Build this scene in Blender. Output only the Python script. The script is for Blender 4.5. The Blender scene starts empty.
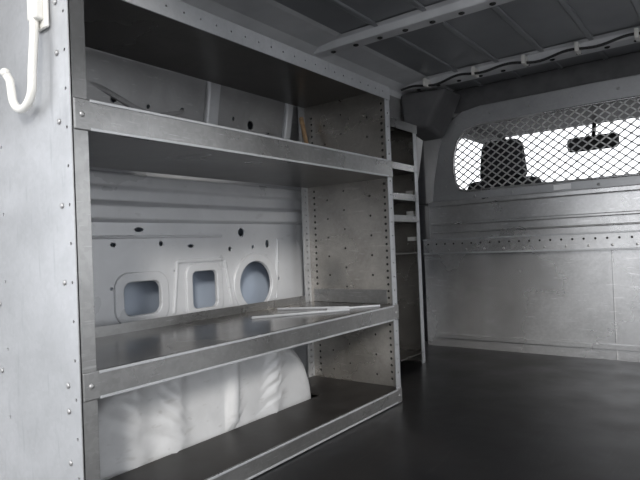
import bpy, bmesh, math, random
from mathutils import Matrix, Vector
random.seed(3)
S=bpy.context.scene
COL=S.collection

# ---------------------------------------------------------------- materials
def mat(name,c1,c2=None,metal=0.0,rough=0.5,scale=4.0,stretch=(1,1,1),rough2=None,bump=0.0,scratch=0.0,scol=None,sscale=(3,3,40),srot=(.5,.6,.3),thr=.66,fine=0.0,smudge=0.0):
    m=bpy.data.materials.new(name); m.use_nodes=True
    nt=m.node_tree; N=nt.nodes; L=nt.links
    b=N["Principled BSDF"]; b.inputs["Metallic"].default_value=metal
    c2=c2 or c1
    tc=N.new("ShaderNodeTexCoord"); mp=N.new("ShaderNodeMapping"); mp.inputs["Scale"].default_value=stretch
    L.new(tc.outputs["Object"],mp.inputs["Vector"])
    n=N.new("ShaderNodeTexNoise"); n.inputs["Scale"].default_value=scale; n.inputs["Detail"].default_value=5; n.inputs["Roughness"].default_value=.5
    L.new(mp.outputs[0],n.inputs["Vector"])
    r=N.new("ShaderNodeValToRGB"); r.color_ramp.elements[0].position=.32; r.color_ramp.elements[1].position=.68
    r.color_ramp.elements[0].color=(*c1,1); r.color_ramp.elements[1].color=(*c2,1)
    L.new(n.outputs["Fac"],r.inputs[0])
    out=r.outputs[0]
    def scale_by(out,fac):
        mm=N.new("ShaderNodeVectorMath"); mm.operation='SCALE'; L.new(out,mm.inputs[0]); L.new(fac,mm.inputs["Scale"]); return mm.outputs[0]
    if fine>0:   # zinc spangle
        vo=N.new("ShaderNodeTexVoronoi"); vo.inputs["Scale"].default_value=110
        L.new(tc.outputs["Object"],vo.inputs["Vector"])
        mr0=N.new("ShaderNodeMapRange"); mr0.inputs[3].default_value=1-fine; mr0.inputs[4].default_value=1+fine
        sep=N.new("ShaderNodeSeparateColor"); L.new(vo.outputs["Color"],sep.inputs[0]); L.new(sep.outputs[0],mr0.inputs[0])
        out=scale_by(out,mr0.outputs[0])
    if smudge>0: # worn, dirty patches
        n3=N.new("ShaderNodeTexNoise"); n3.inputs["Scale"].default_value=9; n3.inputs["Detail"].default_value=6; n3.inputs["Roughness"].default_value=.6; n3.inputs["Distortion"].default_value=.6
        L.new(tc.outputs["Object"],n3.inputs["Vector"])
        mr1=N.new("ShaderNodeMapRange"); mr1.inputs[1].default_value=.38; mr1.inputs[2].default_value=.62; mr1.inputs[3].default_value=1-smudge; mr1.inputs[4].default_value=1+smudge*.25
        L.new(n3.outputs["Fac"],mr1.inputs[0]); out=scale_by(out,mr1.outputs[0])
    if scratch>0:
        for k,(sc,rt) in enumerate(((sscale,srot),(tuple(v*1.9 for v in sscale),(srot[0]-.9,srot[1]+.5,srot[2]-.8)))):
            mp2=N.new("ShaderNodeMapping"); mp2.inputs["Scale"].default_value=sc; mp2.inputs["Rotation"].default_value=rt
            L.new(tc.outputs["Object"],mp2.inputs["Vector"])
            n2=N.new("ShaderNodeTexNoise"); n2.inputs["Scale"].default_value=3; n2.inputs["Detail"].default_value=2
            L.new(mp2.outputs[0],n2.inputs["Vector"])
            r2=N.new("ShaderNodeValToRGB"); r2.color_ramp.elements[0].position=thr; r2.color_ramp.elements[1].position=thr+.08
            r2.color_ramp.elements[0].color=(0,0,0,1); r2.color_ramp.elements[1].color=(scratch,)*3+(1,)
            L.new(n2.outputs["Fac"],r2.inputs[0])
            mx=N.new("ShaderNodeMixRGB"); mx.inputs[2].default_value=(*(scol or (.6,.61,.63)),1)
            L.new(r2.outputs[0],mx.inputs[0]); L.new(out,mx.inputs[1]); out=mx.outputs[0]
    L.new(out,b.inputs["Base Color"])
    mr=N.new("ShaderNodeMapRange"); mr.inputs[3].default_value=rough; mr.inputs[4].default_value=rough2 if rough2 else rough
    mr.inputs[1].default_value=.3; mr.inputs[2].default_value=.7
    L.new(n.outputs["Fac"],mr.inputs[0]); L.new(mr.outputs[0],b.inputs["Roughness"])
    if bump>0:
        bp=N.new("ShaderNodeBump"); bp.inputs["Strength"].default_value=bump; bp.inputs["Distance"].default_value=.006
        L.new(n.outputs["Fac"],bp.inputs["Height"]); L.new(bp.outputs[0],b.inputs["Normal"])
    return m
GALV=mat("galvanised_steel",(.24,.24,.24),(.31,.31,.308),.8,.24,4,(1,1,1),.34,.08,.4,(.50,.50,.51),thr=.66,fine=.06,smudge=.12)
PANEL=mat("aluminium_panel",(.40,.41,.425),(.47,.48,.50),.45,.33,3,(1,1,1),.45,.04,.35,(.27,.28,.30),(14,14,1.5),(.2,.35,.1),.66,fine=.03,smudge=.07)
ENDP=mat("end_panel_steel",(.36,.34,.315),(.46,.44,.41),.75,.22,3,(1,1,1),.36,.08,.45,(.62,.60,.57),(3,3,22),thr=.66,fine=.05,smudge=.14)
DECK=mat("shelf_deck_steel",(.10,.094,.088),(.17,.162,.152),.7,.18,3,(1,1,1),.32,.08,.5,(.30,.29,.28),(26,2,2),(0,0,.6),.65,fine=.05,smudge=.2)
UNDER=mat("shaded_underside_steel",(.11,.105,.10),(.15,.145,.14),.7,.25,3,(1,1,1),.36,.06,.2,(.20,.20,.19),(20,2,2),(0,0,.4),fine=.04,smudge=.1)  # shelf steel darkened, underside shade put into the colour
PAINT=mat("white_body_paint",(.50,.51,.53),(.56,.57,.59),.1,.24,3,(1,1,1),.34,.02,.3,(.32,.32,.33),(6,4,11),(.5,.2,.3),.68,smudge=.05)
ARCHP=mat("wheel_arch_paint",(.47,.475,.485),(.55,.555,.565),.05,.33,3,(1,1,1),.42,.02,.35,(.28,.27,.26),(6,4,11),(.5,.2,.3),.67,smudge=.08)
DIRTY=mat("bare_grey_primer",(.26,.26,.265),(.34,.34,.345),.3,.35,4,(1,1,1),.45,.03,.3,(.48,.48,.49),(4,4,18),thr=.67,smudge=.12)
SKIN=mat("outer_skin_paint",(.30,.35,.43),(.38,.43,.51),0,.45,4)
ROOF=mat("roof_paint",(.25,.26,.275),(.30,.31,.325),.25,.28,2,(1,1,1),.38,.02,smudge=.05)
ROOFRIB=mat("roof_bow_paint",(.58,.59,.61),(.68,.69,.71),.1,.33,6,(1,1,1),.42,smudge=.06)
RUBBER=mat("black_rubber",(.010,.010,.011),(.018,.017,.017),0,.28,6,(1,1,1),.42,.12,.3,(.055,.055,.055),(14,2,2),(0,0,.8),.67)
MATT=mat("shelf_mat",(.014,.012,.011),(.030,.027,.025),0,.42,10,(1,1,1),.55,.1)
BULK=mat("bulkhead_aluminium",(.45,.45,.455),(.56,.56,.565),.75,.21,2.0,(1,1,1),.34,.06,.45,(.74,.74,.75),(3,3,24),(.3,.8,.2),.65,fine=.05,smudge=.10)
BULK2=mat("bulkhead_upper_grey",(.33,.335,.345),(.39,.395,.405),.5,.30,2.5,(1,1,1),.40,.02,.2,(.5,.5,.5),fine=.03,smudge=.05)
MESHM=mat("mesh_zinc",(.45,.45,.45),(.55,.55,.55),.4,.4,5)
DARK=mat("dark_plastic",(.015,.015,.016),(.03,.03,.032),0,.55,20,(1,1,1),.6,.1)
GREYP=mat("grey_trim_plastic",(.07,.07,.073),(.10,.10,.105),0,.5,20,(1,1,1),.6,.1)
FABRIC=mat("seat_fabric",(.02,.02,.023),(.035,.035,.04),0,.9,40,(1,1,1),.95,.3)
CREAM=mat("cream_painted_steel",(.70,.69,.65),(.80,.79,.76),.1,.35,10)
HOLE=mat("painted_hole_shadow",(.02,.02,.02),(.04,.04,.04),.2,.7,10)  # near-black colour painted in for the shade inside holes
RIVET=mat("rivet_steel",(.35,.35,.35),(.45,.45,.45),.7,.35,10)
ASPH=mat("asphalt",(.16,.16,.165),(.26,.26,.26),0,.9,30,(1,1,1),.95,.3)
FACADE=mat("facade_render",(.42,.42,.42),(.52,.52,.51),0,.9,2)
LABEL=mat("label_paper",(.8,.8,.8),(.88,.88,.88),0,.6,5)
WOOD=mat("raw_wood",(.35,.22,.12),(.48,.32,.18),0,.6,12,(1,1,6),.7)

# ---------------------------------------------------------------- helpers
def empty(name):
    e=bpy.data.objects.new(name,None); COL.objects.link(e); e.empty_display_size=.1; return e
def finish(o,m,parent=None,bevel=0,smooth=False,seg=2):
    if m: o.data.materials.clear(); o.data.materials.append(m)
    if parent: o.parent=parent
    if bevel:
        md=o.modifiers.new("bevel","BEVEL"); md.width=bevel; md.segments=seg; md.limit_method='ANGLE'
    if smooth:
        for p in o.data.polygons: p.use_smooth=True
    return o
def frombm(name,bm,m,parent=None,bevel=0,smooth=False,seg=2):
    bmesh.ops.recalc_face_normals(bm,faces=bm.faces)
    me=bpy.data.meshes.new(name); bm.to_mesh(me); bm.free()
    o=bpy.data.objects.new(name,me); COL.objects.link(o)
    return finish(o,m,parent,bevel,smooth,seg)
def addbox(bm,x0,x1,y0,y1,z0,z1):
    r=bmesh.ops.create_cube(bm,size=1)
    bmesh.ops.transform(bm,matrix=Matrix.Translation(((x0+x1)/2,(y0+y1)/2,(z0+z1)/2))@Matrix.Diagonal((abs(x1-x0),abs(y1-y0),abs(z1-z0),1)),verts=r['verts'])
def box(name,x0,x1,y0,y1,z0,z1,m,parent=None,bevel=0):
    bm=bmesh.new(); addbox(bm,x0,x1,y0,y1,z0,z1); return frombm(name,bm,m,parent,bevel)
def boxes(name,lst,m,parent=None,bevel=0):
    bm=bmesh.new()
    for b in lst: addbox(bm,*b)
    return frombm(name,bm,m,parent,bevel)
def circ(cx,cy,r,n=14,ry=None):
    ry=ry or r
    return [(cx+r*math.cos(2*math.pi*i/n),cy+ry*math.sin(2*math.pi*i/n)) for i in range(n)]
def rrect(cx,cy,w,h,r,n=5):
    pts=[]
    for sx,sy,a0 in ((1,1,0),(-1,1,90),(-1,-1,180),(1,-1,270)):
        for i in range(n+1):
            a=math.radians(a0+90*i/n)
            pts.append((cx+sx*(w/2-r)+r*math.cos(a),cy+sy*(h/2-r)+r*math.sin(a)))
    return pts
def plate(name,outline,holes,origin,ua,va,th,m,parent=None,bev=0.0):
    cu=bpy.data.curves.new(name,'CURVE'); cu.dimensions='2D'; cu.fill_mode='BOTH'; cu.extrude=th/2; cu.bevel_depth=bev
    for pts in [outline]+holes:
        s=cu.splines.new('POLY'); s.points.add(len(pts)-1); s.use_cyclic_u=True
        for i,p in enumerate(pts): s.points[i].co=(p[0],p[1],0,1)
    t=bpy.data.objects.new("tmp",cu); COL.objects.link(t)
    bpy.context.view_layer.update()
    me=bpy.data.meshes.new_from_object(t.evaluated_get(bpy.context.evaluated_depsgraph_get()))
    bpy.data.objects.remove(t)
    u=Vector(ua); v=Vector(va); w=u.cross(v)
    M=Matrix(((u.x,v.x,w.x,origin[0]),(u.y,v.y,w.y,origin[1]),(u.z,v.z,w.z,origin[2]),(0,0,0,1)))
    me.transform(M); me.name=name
    o=bpy.data.objects.new(name,me); COL.objects.link(o)
    return finish(o,m,parent)
def tube(name,pts,r,m,parent=None,res=4,cyc=False):
    cu=bpy.data.curves.new(name,'CURVE'); cu.dimensions='3D'; cu.bevel_depth=r; cu.bevel_resolution=res; cu.use_fill_caps=True
    s=cu.splines.new('POLY'); s.points.add(len(pts)-1); s.use_cyclic_u=cyc
    for i,p in enumerate(pts): s.points[i].co=(*p,1)
    t=bpy.data.objects.new("tmp",cu); COL.objects.link(t); bpy.context.view_layer.update()
    me=bpy.data.meshes.new_from_object(t.evaluated_get(bpy.context.evaluated_depsgraph_get())); bpy.data.objects.remove(t)
    o=bpy.data.objects.new(name,me); COL.objects.link(o); return finish(o,m,parent,smooth=True)
def rivets(name,pts,axis,r,m,parent=None):
    bm=bmesh.new()
    for p in pts:
        q=bmesh.ops.create_uvsphere(bm,u_segments=8,v_segments=5,radius=r)
        sc=[1,1,1]; sc[axis]=.45
        bmesh.ops.transform(bm,matrix=Matrix.Translation(p)@Matrix.Diagonal((*sc,1)),verts=q['verts'])
    return frombm(name,bm,m,parent,smooth=True)
def rect(a,b,c,d): return [(a,c),(b,c),(b,d),(a,d)]

FZ=-.58; YB=2.85; XL=-1.47
# ---------------------------------------------------------------- room shell
box("ground",-14,14,-14,20,-1.25,-1.15,ASPH)
box("floor",-1.56,.56,.28,2.95,-.66,FZ,RUBBER)

WL=empty("wall_left")
holes=[rrect(1.023,-.136,.135,.105,.03),rrect(1.272,-.13,.112,.13,.022),circ(1.526,-.132,.088,28),
       circ(.93,.03,.012,10,.008),circ(1.02,.075,.018,12,.009),circ(1.10,.03,.010,10),circ(1.22,.02,.015,12,.008),
       circ(1.40,.005,.010,10),circ(1.46,.065,.018,12),circ(1.52,.01,.009,8),circ(1.60,.02,.012,10,.018),
       circ(1.33,.17,.008,8),circ(.85,-.02,.008,8),circ(1.38,-.07,.008,8),
       circ(1.66,-.12,.010,10),circ(1.66,-.05,.008,10),circ(.88,.17,.008,8),circ(1.12,.17,.008,8),
       circ(1.15,-.06,.007,8),circ(.92,-.10,.007,8),circ(1.58,.17,.008,8),circ(1.41,-.14,.006,8),
       rrect(2.0,-.13,.14,.12,.03),rrect(2.62,-.1,.14,.2,.03)]
plate("inner_pressed_panel",rect(.30,2.9,FZ,.30),holes,(XL,0,0),(0,1,0),(0,0,1),.003,PAINT,WL,.002)
plate("surround_1",rrect(1.023,-.136,.185,.155,.045),[rrect(1.023,-.136,.140,.110,.03)],(XL+.004,0,0),(0,1,0),(0,0,1),.005,PAINT,WL,.004)
plate("surround_2",rrect(1.272,-.13,.155,.175,.035),[rrect(1.272,-.13,.116,.134,.022)],(XL+.004,0,0),(0,1,0),(0,0,1),.005,PAINT,WL,.004)
plate("surround_3",circ(1.526,-.132,.115,32),[circ(1.526,-.132,.091,28)],(XL+.004,0,0),(0,1,0),(0,0,1),.005,PAINT,WL,.004)
def hprof(name,prof,y0,y1,m,parent,bev=.004):
    bm=bmesh.new(); a=[bm.verts.new((p[0],y0,p[1])) for p in prof]; b=[bm.verts.new((p[0],y1,p[1])) for p in prof]
    for i in range(len(prof)-1): bm.faces.new((a[i],a[i+1],b[i+1],b[i]))
    return frombm(name,bm,m,parent,bev)
hprof("pressed_rail",[(XL,.095),(XL+.03,.105),(XL+.034,.145),(XL+.006,.16),(XL+.006,.195),(XL+.020,.205),(XL+.020,.24),(XL,.25)],.30,2.82,PAINT,WL)
hprof("pressed_bead",[(XL,-.215),(XL+.012,-.222),(XL+.012,-.245),(XL,-.25)],.30,2.82,PAINT,WL)
hprof("pressed_step",[(XL,.045),(XL+.008,.050),(XL+.008,.056),(XL,.060)],.70,1.36,PAINT,WL)
bm=bmesh.new()
for (y0,z0,y1,z1) in ((1.14,-.20,1.16,-.03),(1.40,-.2,1.37,-.03),(1.16,-.03,1.37,-.03),(1.64,-.2,1.66,.04)):
    l=math.hypot(y1-y0,z1-z0); ang=math.atan2(z1-z0,y1-y0)
    q=bmesh.ops.create_cube(bm,size=1)
    bmesh.ops.transform(bm,matrix=Matrix.Translation((XL+.002,(y0+y1)/2,(z0+z1)/2))@Matrix.Rotation(ang,4,'X')@Matrix.Diagonal((.014,l,.014,1)),verts=q['verts'])
frombm("pressed_creases",bm,PAINT,WL,.005)
vu=Vector((.09,0,.5)).normalized()
uh=[circ(y,z,.008,8) for y,z in ((.9,.10),(1.05,.16),(1.2,.10),(1.3,.17),(1.45,.09),(1.6,.15),(1.1,.06),(.8,.15),(1.38,.14),(1.55,.07))]+[circ(1.0,.08,.018,12),circ(1.5,.17,.018,12),circ(1.12,.13,.014,10),circ(1.18,.17,.010,10),circ(.93,.16,.012,10),circ(1.58,.11,.012,10),circ(1.41,.18,.009,8)]
plate("upper_inner_panel",rect(.30,2.9,0,.52),uh,(XL,0,.30),(0,1,0),tuple(vu),.003,DIRTY,WL,.002)
bm=bmesh.new()
for yc,w in ((.72,.10),(1.30,.11),(1.70,.08),(2.22,.08)):
    q=bmesh.ops.create_cube(bm,size=1)
    bmesh.ops.transform(bm,matrix=Matrix.Translation((XL+.048+.006,yc,.55))@Matrix.Rotation(math.atan2(.09,.5),4,'Y')@Matrix.Diagonal((.022,w*.5,.48,1)),verts=q['verts'])
frombm("pillar_pressings",bm,PAINT,WL,.008)
bm=bmesh.new()
for (y0,z0,y1,z1) in ((.78,.34,1.24,.48),(1.34,.34,1.66,.46),(.78,.52,1.24,.36)):
    l=math.hypot(y1-y0,z1-z0); ang=math.atan2(z1-z0,y1-y0); zc=(z0+z1)/2
    q=bmesh.ops.create_cube(bm,size=1)
    bmesh.ops.transform(bm,matrix=Matrix.Translation((XL+.003+(zc-.3)*.18,(y0+y1)/2,zc))@Matrix.Rotation(ang,4,'X')@Matrix.Diagonal((.02,l,.018,1)),verts=q['verts'])
frombm("upper_creases",bm,DIRTY,WL,.005)
box("outer_skin",-1.575,-1.55,.28,2.95,-.66,.86,SKIN,WL)

# wheel arch (moulded, vertical pressings)
bm=bmesh.new(); cy=1.10; hl=.47; ht=.335; nT=160
def ring(x,s):
    vs=[]
    for i in range(nT+1):
        th=math.pi*i/nT; c=math.cos(th); sn=math.sin(th)
        yy=math.copysign(abs(c)**.85,c); zz=abs(sn)**.80
        y=cy+hl*yy*s; z=FZ+ht*zz*s
        b_=0
        for c0 in (.80,.93,1.14,1.33): b_=max(b_,min(1,max(0,1-abs(y-c0-.10*max(0,z+.5))/.028)*1.6))
        vs.append(bm.verts.new((x+.022*b_*(1 if .2<s<.99 else 0),y,z+.008*b_*(1 if s>.9 else 0))))
    return vs
rs=[ring(XL+.004,1),ring(-1.285,1),ring(-1.262,.99),ring(-1.240,.965),ring(-1.228,.93)]+[ring(-1.225+.0015*k,.88-.08*k) for k in range(11)]
for a,b in zip(rs[:-1],rs[1:]):
    for i in range(nT): bm.faces.new((a[i],a[i+1],b[i+1],b[i]))
bm.faces.new(rs[-1])
wa=frombm("wheel_arch",bm,ARCHP,None,0,True)

WR=empty("wall_right")
boxes("side_panels",[(.46,.56,.28,.95,-.66,.86),(.46,.56,2.25,2.95,-.66,.86),(.46,.56,.95,2.25,.72,.86),(.46,.56,.95,2.25,-.66,-.6)],PAINT,WR,.01)
CE=empty("ceiling")
box("roof_skin",-1.56,.56,.28,2.95,.83,.86,ROOF,CE)
hprof("cant_rail",[(-1.39,.74),(-1.375,.79),(-1.33,.815),(-1.22,.825),(-1.20,.83)],.28,2.95,ROOFRIB,CE)
boxes("roof_creases",[(x-.012,x+.012,.3,2.9,.822,.832) for x in (-1.05,-.85,-.65,-.45,-.25,-.05,.15)],ROOF,CE,.005)
def bow(name,y,w=.07):
    bm=bmesh.new()
    pr=[(-w*.8,.826),(-w*.5,.822),(-w*.38,.795),(w*.38,.795),(w*.5,.822),(w*.8,.826)]
    a=[bm.verts.new((-1.36,y+p[0],p[1])) for p in pr]; b=[bm.verts.new((.42,y+p[0],p[1])) for p in pr]
    for i in range(5): bm.faces.new((a[i],a[i+1],b[i+1],b[i]))
    bm.faces.new(a); bm.faces.new(b)
    e=empty(name)
    frombm("bow_section",bm,ROOFRIB,e,.004)
    rivets("bow_holes",[(-1.28+.11*k,y,.794) for k in range(16)],2,.012,HOLE,e)  # dark domes, shade of the bow holes given as colour
bow("trim_1",1.84,.08); bow("trim_2",2.60,.10); bow("trim_3",1.08)
pts=[(-1.34+i*.0195,2.52+.014*math.sin(i*.22),.788+.008*math.sin(i*.5)) for i in range(90)]
EC=empty("electrical_cable")
tube("cable",pts,.006,DARK,EC)
boxes("cable_clips",[(x-.008,x+.008,2.50,2.56,.776,.815) for x in (-1.2,-.95,-.72,-.5,-.28,0)],CREAM,EC,.003)
box("trim_4",-1.38,.38,2.87,2.95,.70,.83,GREYP,None,.01)

# ---------------------------------------------------------------- big shelf unit
U=empty("storage_shelf_unit")
Y0,Y1=.555,1.785; XF=-1.0; XB=-1.40; ZT=.578
nh=[circ(-1.018,-.5+.075*k,.0035,8) for k in range(15)]+[circ(-1.30,-.5+.15*k,.004,8) for k in range(8)]
plate("near_end_panel",rect(XB,XF,FZ,ZT),nh,(0,Y0+.002,0),(1,0,0),(0,0,1),.003,PANEL,U)
boxes("near_front_flange",[(XF-.003,XF,Y0,Y0+.034,FZ,ZT),(XF-.02,XF-.003,Y0+.031,Y0+.034,FZ,ZT)],GALV,U,.001)
rivets("near_panel_rivets",[(-1.045,Y0-.001,z) for z in (-.50,-.40,-.30,-.25,-.05,.10,.265,.40,.50)]+[(-1.33,Y0-.001,z) for z in (-.25,-.1,.25,.4)],1,.006,RIVET,U)
fh=[]
for k in range(42):
    z=-.50+k*.025
    fh.append(circ(-1.035,z,.0055,8)); fh.append(circ(-1.365,z,.0055,8))
for k in range(14):
    z=-.49+k*.075
    fh.append(circ(-1.10,z,.005,8)); fh.append(circ(-1.22,z+.03,.0045,6)); fh.append(circ(-1.30,z,.0045,6))
plate("far_end_panel",rect(XB,XF,FZ,ZT),fh,(0,Y1-.002,0),(1,0,0),(0,0,1),.003,ENDP,U)
box("far_panel_hole_shade",XB,XF-.002,Y1+.0006,Y1+.003,FZ,ZT,HOLE,U)  # added dark sheet, gives the end panel holes their shade
plate("far_front_flange",rect(Y1-.034,Y1,FZ,ZT),[circ(Y1-.017,-.52+.05*k,.004,8) for k in range(22)],(XF-.0015,0,0),(0,1,0),(0,0,1),.003,PANEL,U)
plate("far_back_flange",rect(Y1-.045,Y1,FZ,ZT),[circ(Y1-.022,-.52+.025*k,.005,8) for k in range(43)],(XB+.0015,0,0),(0,1,0),(0,0,1),.003,PANEL,U)
def shelf(n,ztop,h,deck_top,matd,mbot):
    zd = ztop if deck_top else ztop-h
    if n==3:
        boxes("deck_3",[(-1.20,XF-.003,Y0+.036,Y1-.006,zd-.004,zd),(XB,-1.20,1.560,Y1-.006,zd-.004,zd)],matd,U)
    elif deck_top: box(f"deck_{n}",XB,XF-.003,Y0+.036,Y1-.006,zd-.004,zd,matd,U)
    else: box(f"deck_{n}",XB,XF-.003,Y0+.036,Y1-.006,zd,zd+.004,mbot,U)
    boxes(f"front_lip_{n}",[(XF-.003,XF+.004,Y0+.004,Y1-.001,ztop-h,ztop)],GALV,U,.0025)
    boxes(f"lip_hem_{n}",[(XF+.004,XF+.006,Y0+.036,Y1-.036,ztop-.006,ztop),(XF+.004,XF+.006,Y0+.036,Y1-.036,ztop-h,ztop-h+.006)],PANEL,U,.001)
    if n<3: box(f"back_lip_{n}",XB,XB+.003,Y0+.036,Y1-.046,zd,zd+.028,GALV,U)
    rivets(f"lip_rivets_{n}",[(XF+.004,y,ztop-h*.5) for y in (Y0+.02,Y1-.02)],0,.006,RIVET,U)
shelf(1,.306,.062,False,DECK,UNDER)
shelf(2,-.223,.055,True,DECK,UNDER)
shelf(3,-.527,.050,True,MATT,UNDER)
box("top_deck",XB,XF-.003,Y0+.004,Y1-.004,ZT-.004,ZT,UNDER,U)
plate("top_beam",rect(Y0+.004,Y1-.001,ZT-.048,ZT),[circ(Y0+.03+.05*k,ZT-.024,.003,8) for k in range(24)],(XF+.001,0,0),(0,1,0),(0,0,1),.004,PANEL,U)
boxes("shelf_end_brackets",[(XB+.02,XF-.04,Y1-.008,Y1-.0045,.244,.30),(XB+.02,XF-.04,Y1-.008,Y1-.0045,-.222,-.17),(XF-.10,XF-.02,Y1-.05,Y1-.005,.306,.309)],GALV,U,.001)
def lbar(name,x,y,l,ang,w=.022):
    bm=bmesh.new(); addbox(bm,-l/2,l/2,-w/2,w/2,0,.003); addbox(bm,-l/2,l/2,-w/2,-w/2+.002,0,.008)
    bmesh.ops.transform(bm,matrix=Matrix.Translation((x,y,-.2228))@Matrix.Rotation(ang,4,'Z'),verts=bm.verts)
    return frombm(name,bm,PANEL,None)
lbar("metal_strip",-1.16,1.42,.34,1.0,.02)
lbar("metal_strip.001",-1.22,1.56,.26,.5,.015)
lbar("metal_strip.002",-1.09,1.62,.20,.95,.03)
tube("wooden_stick",[(-1.29,1.69,.249),(-1.375,1.73,.52)],.009,WOOD)

# ---------------------------------------------------------------- narrow shelf cabinet
C=empty("shelf_cabinet")
ya,yb,xa,xb_=1.83,2.43,-1.41,-1.22
boxes("end_panels",[(xa,xb_,ya,ya+.003,FZ,.57),(xa,xb_,yb-.003,yb,FZ,.57)],ENDP,C)
boxes("front_flanges",[(xb_-.003,xb_,ya,ya+.03,FZ,.57),(xb_-.003,xb_,yb-.035,yb,FZ,.57)],PANEL,C)
boxes("decks",[(xa,xb_,ya+.003,yb-.003,z,z+.004) for z in (-.53,-.05,.10,.20,.34)]+[(xa,xb_,ya,yb,.566,.57)],UNDER,C)
boxes("front_lips",[(xb_,xb_+.004,ya+.01,yb-.036,z,z+.03) for z in (.10,.20,.34)]+[(xb_,xb_+.004,ya,yb,.53,.57)],GALV,C)
box("back_panel",xa,xa+.003,ya,yb,FZ,.57,UNDER,C)
boxes("shelf_latches",[(xb_-.06,xb_-.02,yb-.02,yb-.004,z,z+.02) for z in (.135,.235,.01)],CREAM,C)

# ---------------------------------------------------------------- partition
P=empty("bulkhead_partition")
plate("lower_panel",rect(-1.41,.44,FZ,-.05),[],(0,YB,0),(1,0,0),(0,0,1),.004,BULK,P)
boxes("rail",[(-1.40,.44,YB-.03,YB-.026,-.065,.015),(-1.40,.44,YB-.03,YB-.002,.013,.017)],BULK,P,.001)
boxes("rail_edges",[(-1.40,.44,YB-.034,YB-.030,.009,.017),(-1.40,.44,YB-.034,YB-.030,-.068,-.060)],PANEL,P,.001)
rivets("rail_hole_dots",[(-1.37+.05*k,YB-.031,-.012) for k in range(36)],1,.0055,HOLE,P)  # dark dots standing for rail holes, their shade painted on
rivets("rail_rivets_low",[(-1.35+.10*k,YB-.031,-.045) for k in range(18)],1,.006,RIVET,P)
box("middle_panel",-1.37,.40,YB-.002,YB+.002,.017,.215,BULK,P)
boxes("middle_panel_fold",[(-1.36,.39,YB-.030,YB-.002,.196,.222),(-1.355,.38,YB-.020,YB-.002,.09,.106),(-1.355,.38,YB-.014,YB-.002,.045,.054)],BULK,P,.004)
boxes("panel_seam",[(-.46,-.454,YB-.005,YB-.002,FZ,-.07),(-1.34,.36,YB-.018,YB-.002,-.53,-.508)],BULK,P,.002)
out=[(-1.345,.20),(-1.325,.35),(-1.295,.50),(-1.26,.59),(-1.21,.66),(-1.15,.695),(-1.05,.71),(-.5,.715)]
out=out+[(-1-x,z) for x,z in reversed(out[:-1])]
op=[(-1.15,.268),(-1.185,.282),(-1.205,.325),(-1.212,.40),(-1.205,.47),(-1.185,.54),(-1.14,.592),(-1.06,.612),(-.5,.618)]
op=op+[(-1-x,z) for x,z in reversed(op[:-1])]
plate("window_frame",out,[op],(0,YB,0),(1,0,0),(0,0,1),.006,BULK2,P,.003)
tube("window_seal",[(x,YB-.006,z) for x,z in op],.006,BULK,P,3,True)
rivets("frame_rivets",[(x,YB-.008,z) for x,z in [(-1.26,.45),(-1.26,.30),(-1.19,.64),(-1.0,.665),(-.8,.665),(-.6,.67),(-.4,.67),(-1.1,.24),(-.9,.24),(-.5,.24)]],1,.007,RIVET,P)
box("label",-.70,-.62,YB-.0065,YB-.0035,.230,.256,LABEL,P)
bm=bmesh.new(); x0,x1,z0,z1=-1.228,.228,.250,.632; cw,ch=.052,.040; sl=ch/cw
def strip(xa,za,xb,zb):
    l=math.hypot(xb-xa,zb-za)
    if l<.01: return
    q=bmesh.ops.create_cube(bm,size=1); ang=-math.atan2(zb-za,xb-xa)
    bmesh.ops.transform(bm,matrix=Matrix.Translation(((xa+xb)/2,YB+.012,(za+zb)/2))@Matrix.Rotation(ang,4,'Y')@Matrix.Diagonal((l,.006,.0062,1)),verts=q['verts'])
H=(z1-z0)/sl
k=x0-H
while k<x1:
    a=max(k,x0); b=min(k+H,x1)
    if b>a:
        strip(a,z0+(a-k)*sl,b,z0+(b-k)*sl)
        strip(a,z1-(a-k)*sl,b,z1-(b-k)*sl)
    k+=cw
frombm("expanded_mesh",bm,MESHM,P)
bm=bmesh.new()
vs=[(-1.375,2.60,.60),(-1.25,2.62,.60),(-1.25,2.82,.56),(-1.375,2.82,.56),(-1.375,2.56,.78),(-1.13,2.60,.78),(-1.13,2.82,.78),(-1.375,2.82,.78)]
V=[bm.verts.new(v) for v in vs]
for f in ((0,1,2,3),(4,5,6,7),(0,1,5,4),(1,2,6,5),(2,3,7,6),(3,0,4,7)): bm.faces.new([V[i] for i in f])
frombm("corner_trim_cover",bm,GREYP,None,.02,False,4)

# ---------------------------------------------------------------- hook on near panel
H_=empty("utility_hook"); dx=.066
hp=[(-1.155,.535,.52),(-1.157,.535,.45),(-1.160,.53,.37)]
for i in range(13):
    a=math.radians(0-180*i/12); hp.append((-1.206+.044*math.cos(a),.53,.345+.042*math.sin(a)))
hp+=[(-1.252,.528,.37),(-1.254,.52,.385)]
hp=[(a+dx,b,c) for a,b,c in hp]
tube("hook_rod",hp,.0085,CREAM,H_,5)
q=bmesh.new(); bmesh.ops.create_uvsphere(q,u_segments=12,v_segments=8,radius=.0095,matrix=Matrix.Translation(hp[-1])); frombm("hook_tip",q,CREAM,H_,0,True)
boxes("hook_bracket",[(-1.18+dx,-1.13+dx,.545,.5535,.455,.57),(-1.172+dx,-1.138+dx,.528,.546,.47,.545)],CREAM,H_,.004)

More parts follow.
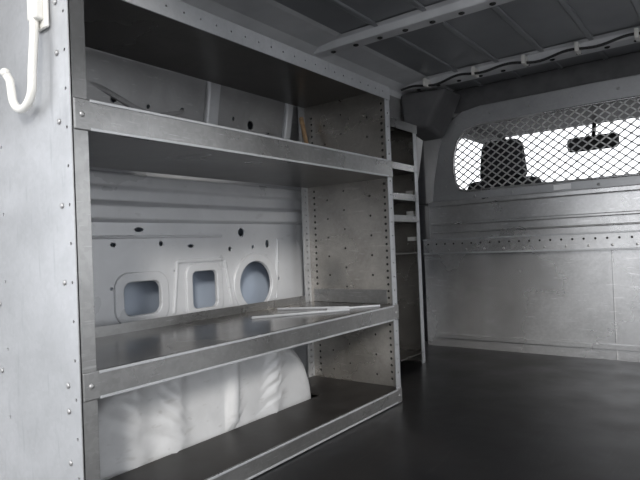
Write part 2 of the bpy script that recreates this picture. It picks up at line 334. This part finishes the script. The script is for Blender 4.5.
# ---------------------------------------------------------------- cab
CB=empty("cab_body")
box("cab_roof",-1.45,.45,2.95,4.35,.80,.84,GREYP,CB)
boxes("cab_sides",[(-1.50,-1.45,2.95,4.9,-.66,.22),(.45,.50,2.95,4.9,-.66,.22),(-1.50,-1.44,2.95,3.40,.22,.84),(.44,.50,2.95,3.40,.22,.84),(-1.50,-1.44,3.40,4.35,.72,.84),(.44,.50,3.40,4.35,.72,.84)],GREYP,CB,.01)
for i,sx in enumerate((-1.46,.46)):
    tube(f"a_pillar_{i+1}",[(sx,4.33,.80),(sx,4.6,.6),(sx,5.0,.22)],.05,DARK,CB)
box("cab_floor",-1.50,.50,2.95,5.0,-.66,-.6,RUBBER,CB)
box("dashboard",-1.44,.44,4.45,5.0,-.3,.16,DARK,CB,.06)
def seat(name,x):
    e=empty(name)
    def blob(n,cx,cy,cz,sx,sy,sz,taper=1.0):
        bm=bmesh.new(); q=bmesh.ops.create_cube(bm,size=1)
        for v in bm.verts:
            t=taper if v.co.z>0 else 1
            v.co=Vector((cx+v.co.x*sx*t,cy+v.co.y*sy,cz+v.co.z*sz))
        frombm(n,bm,FABRIC,e,min(sx,sy,sz)*.35,True,5)
    blob("seat_back",x,3.20,0.0,.52,.16,.70,.8)
    blob("seat_cushion",x,3.48,-.34,.52,.55,.16)
    blob("headrest",x,3.20,.46,.27,.12,.23,.82)
    for s in (-.06,.06): tube("headrest_post",[(x+s,3.2,.30),(x+s,3.2,.38)],.008,RIVET,e)
    box("seat_base",x-.2,x+.2,3.25,3.7,-.6,-.42,DARK,e,.02)
seat("driver_seat",-1.06); seat("driver_seat.001",.06)
M_=empty("rearview_mirror")
bm=bmesh.new(); addbox(bm,-.90,-.58,4.04,4.10,.575,.675); frombm("mirror_head",bm,DARK,M_,.028,True,5)
tube("mirror_arm",[(-.74,4.10,.66),(-.74,4.14,.74),(-.74,4.18,.80)],.014,DARK,M_)
box("building_facade",-12,12,18,18.5,-1.15,1.1,FACADE)

# ---------------------------------------------------------------- light
w=bpy.data.worlds.new("World"); S.world=w; w.use_nodes=True
nt=w.node_tree; bg=nt.nodes["Background"]
bg.inputs[0].default_value=(.95,.97,1,1); bg.inputs[1].default_value=2.4
sun=bpy.data.lights.new("sun","SUN"); sun.energy=2.2; sun.angle=.15; sun.color=(1,.96,.90)
so=bpy.data.objects.new("sun",sun); COL.objects.link(so)
so.rotation_euler=Vector((-.75,.75,-.42)).to_track_quat('-Z','Y').to_euler()

# ---------------------------------------------------------------- camera
cd=bpy.data.cameras.new("camera"); co=bpy.data.objects.new("camera",cd); COL.objects.link(co)
cd.sensor_width=36; cd.lens=30.94; cd.clip_start=.02
R=Vector((.7977,.6022,-.0402)).normalized(); F=Vector((-.6018,.7981,.0122)); F=(F-F.dot(R)*R).normalized(); Up=R.cross(F)
co.matrix_world=Matrix(((R.x,Up.x,-F.x,0),(R.y,Up.y,-F.y,0),(R.z,Up.z,-F.z,0),(0,0,0,1)))
S.camera=co
S.view_settings.view_transform='Standard'
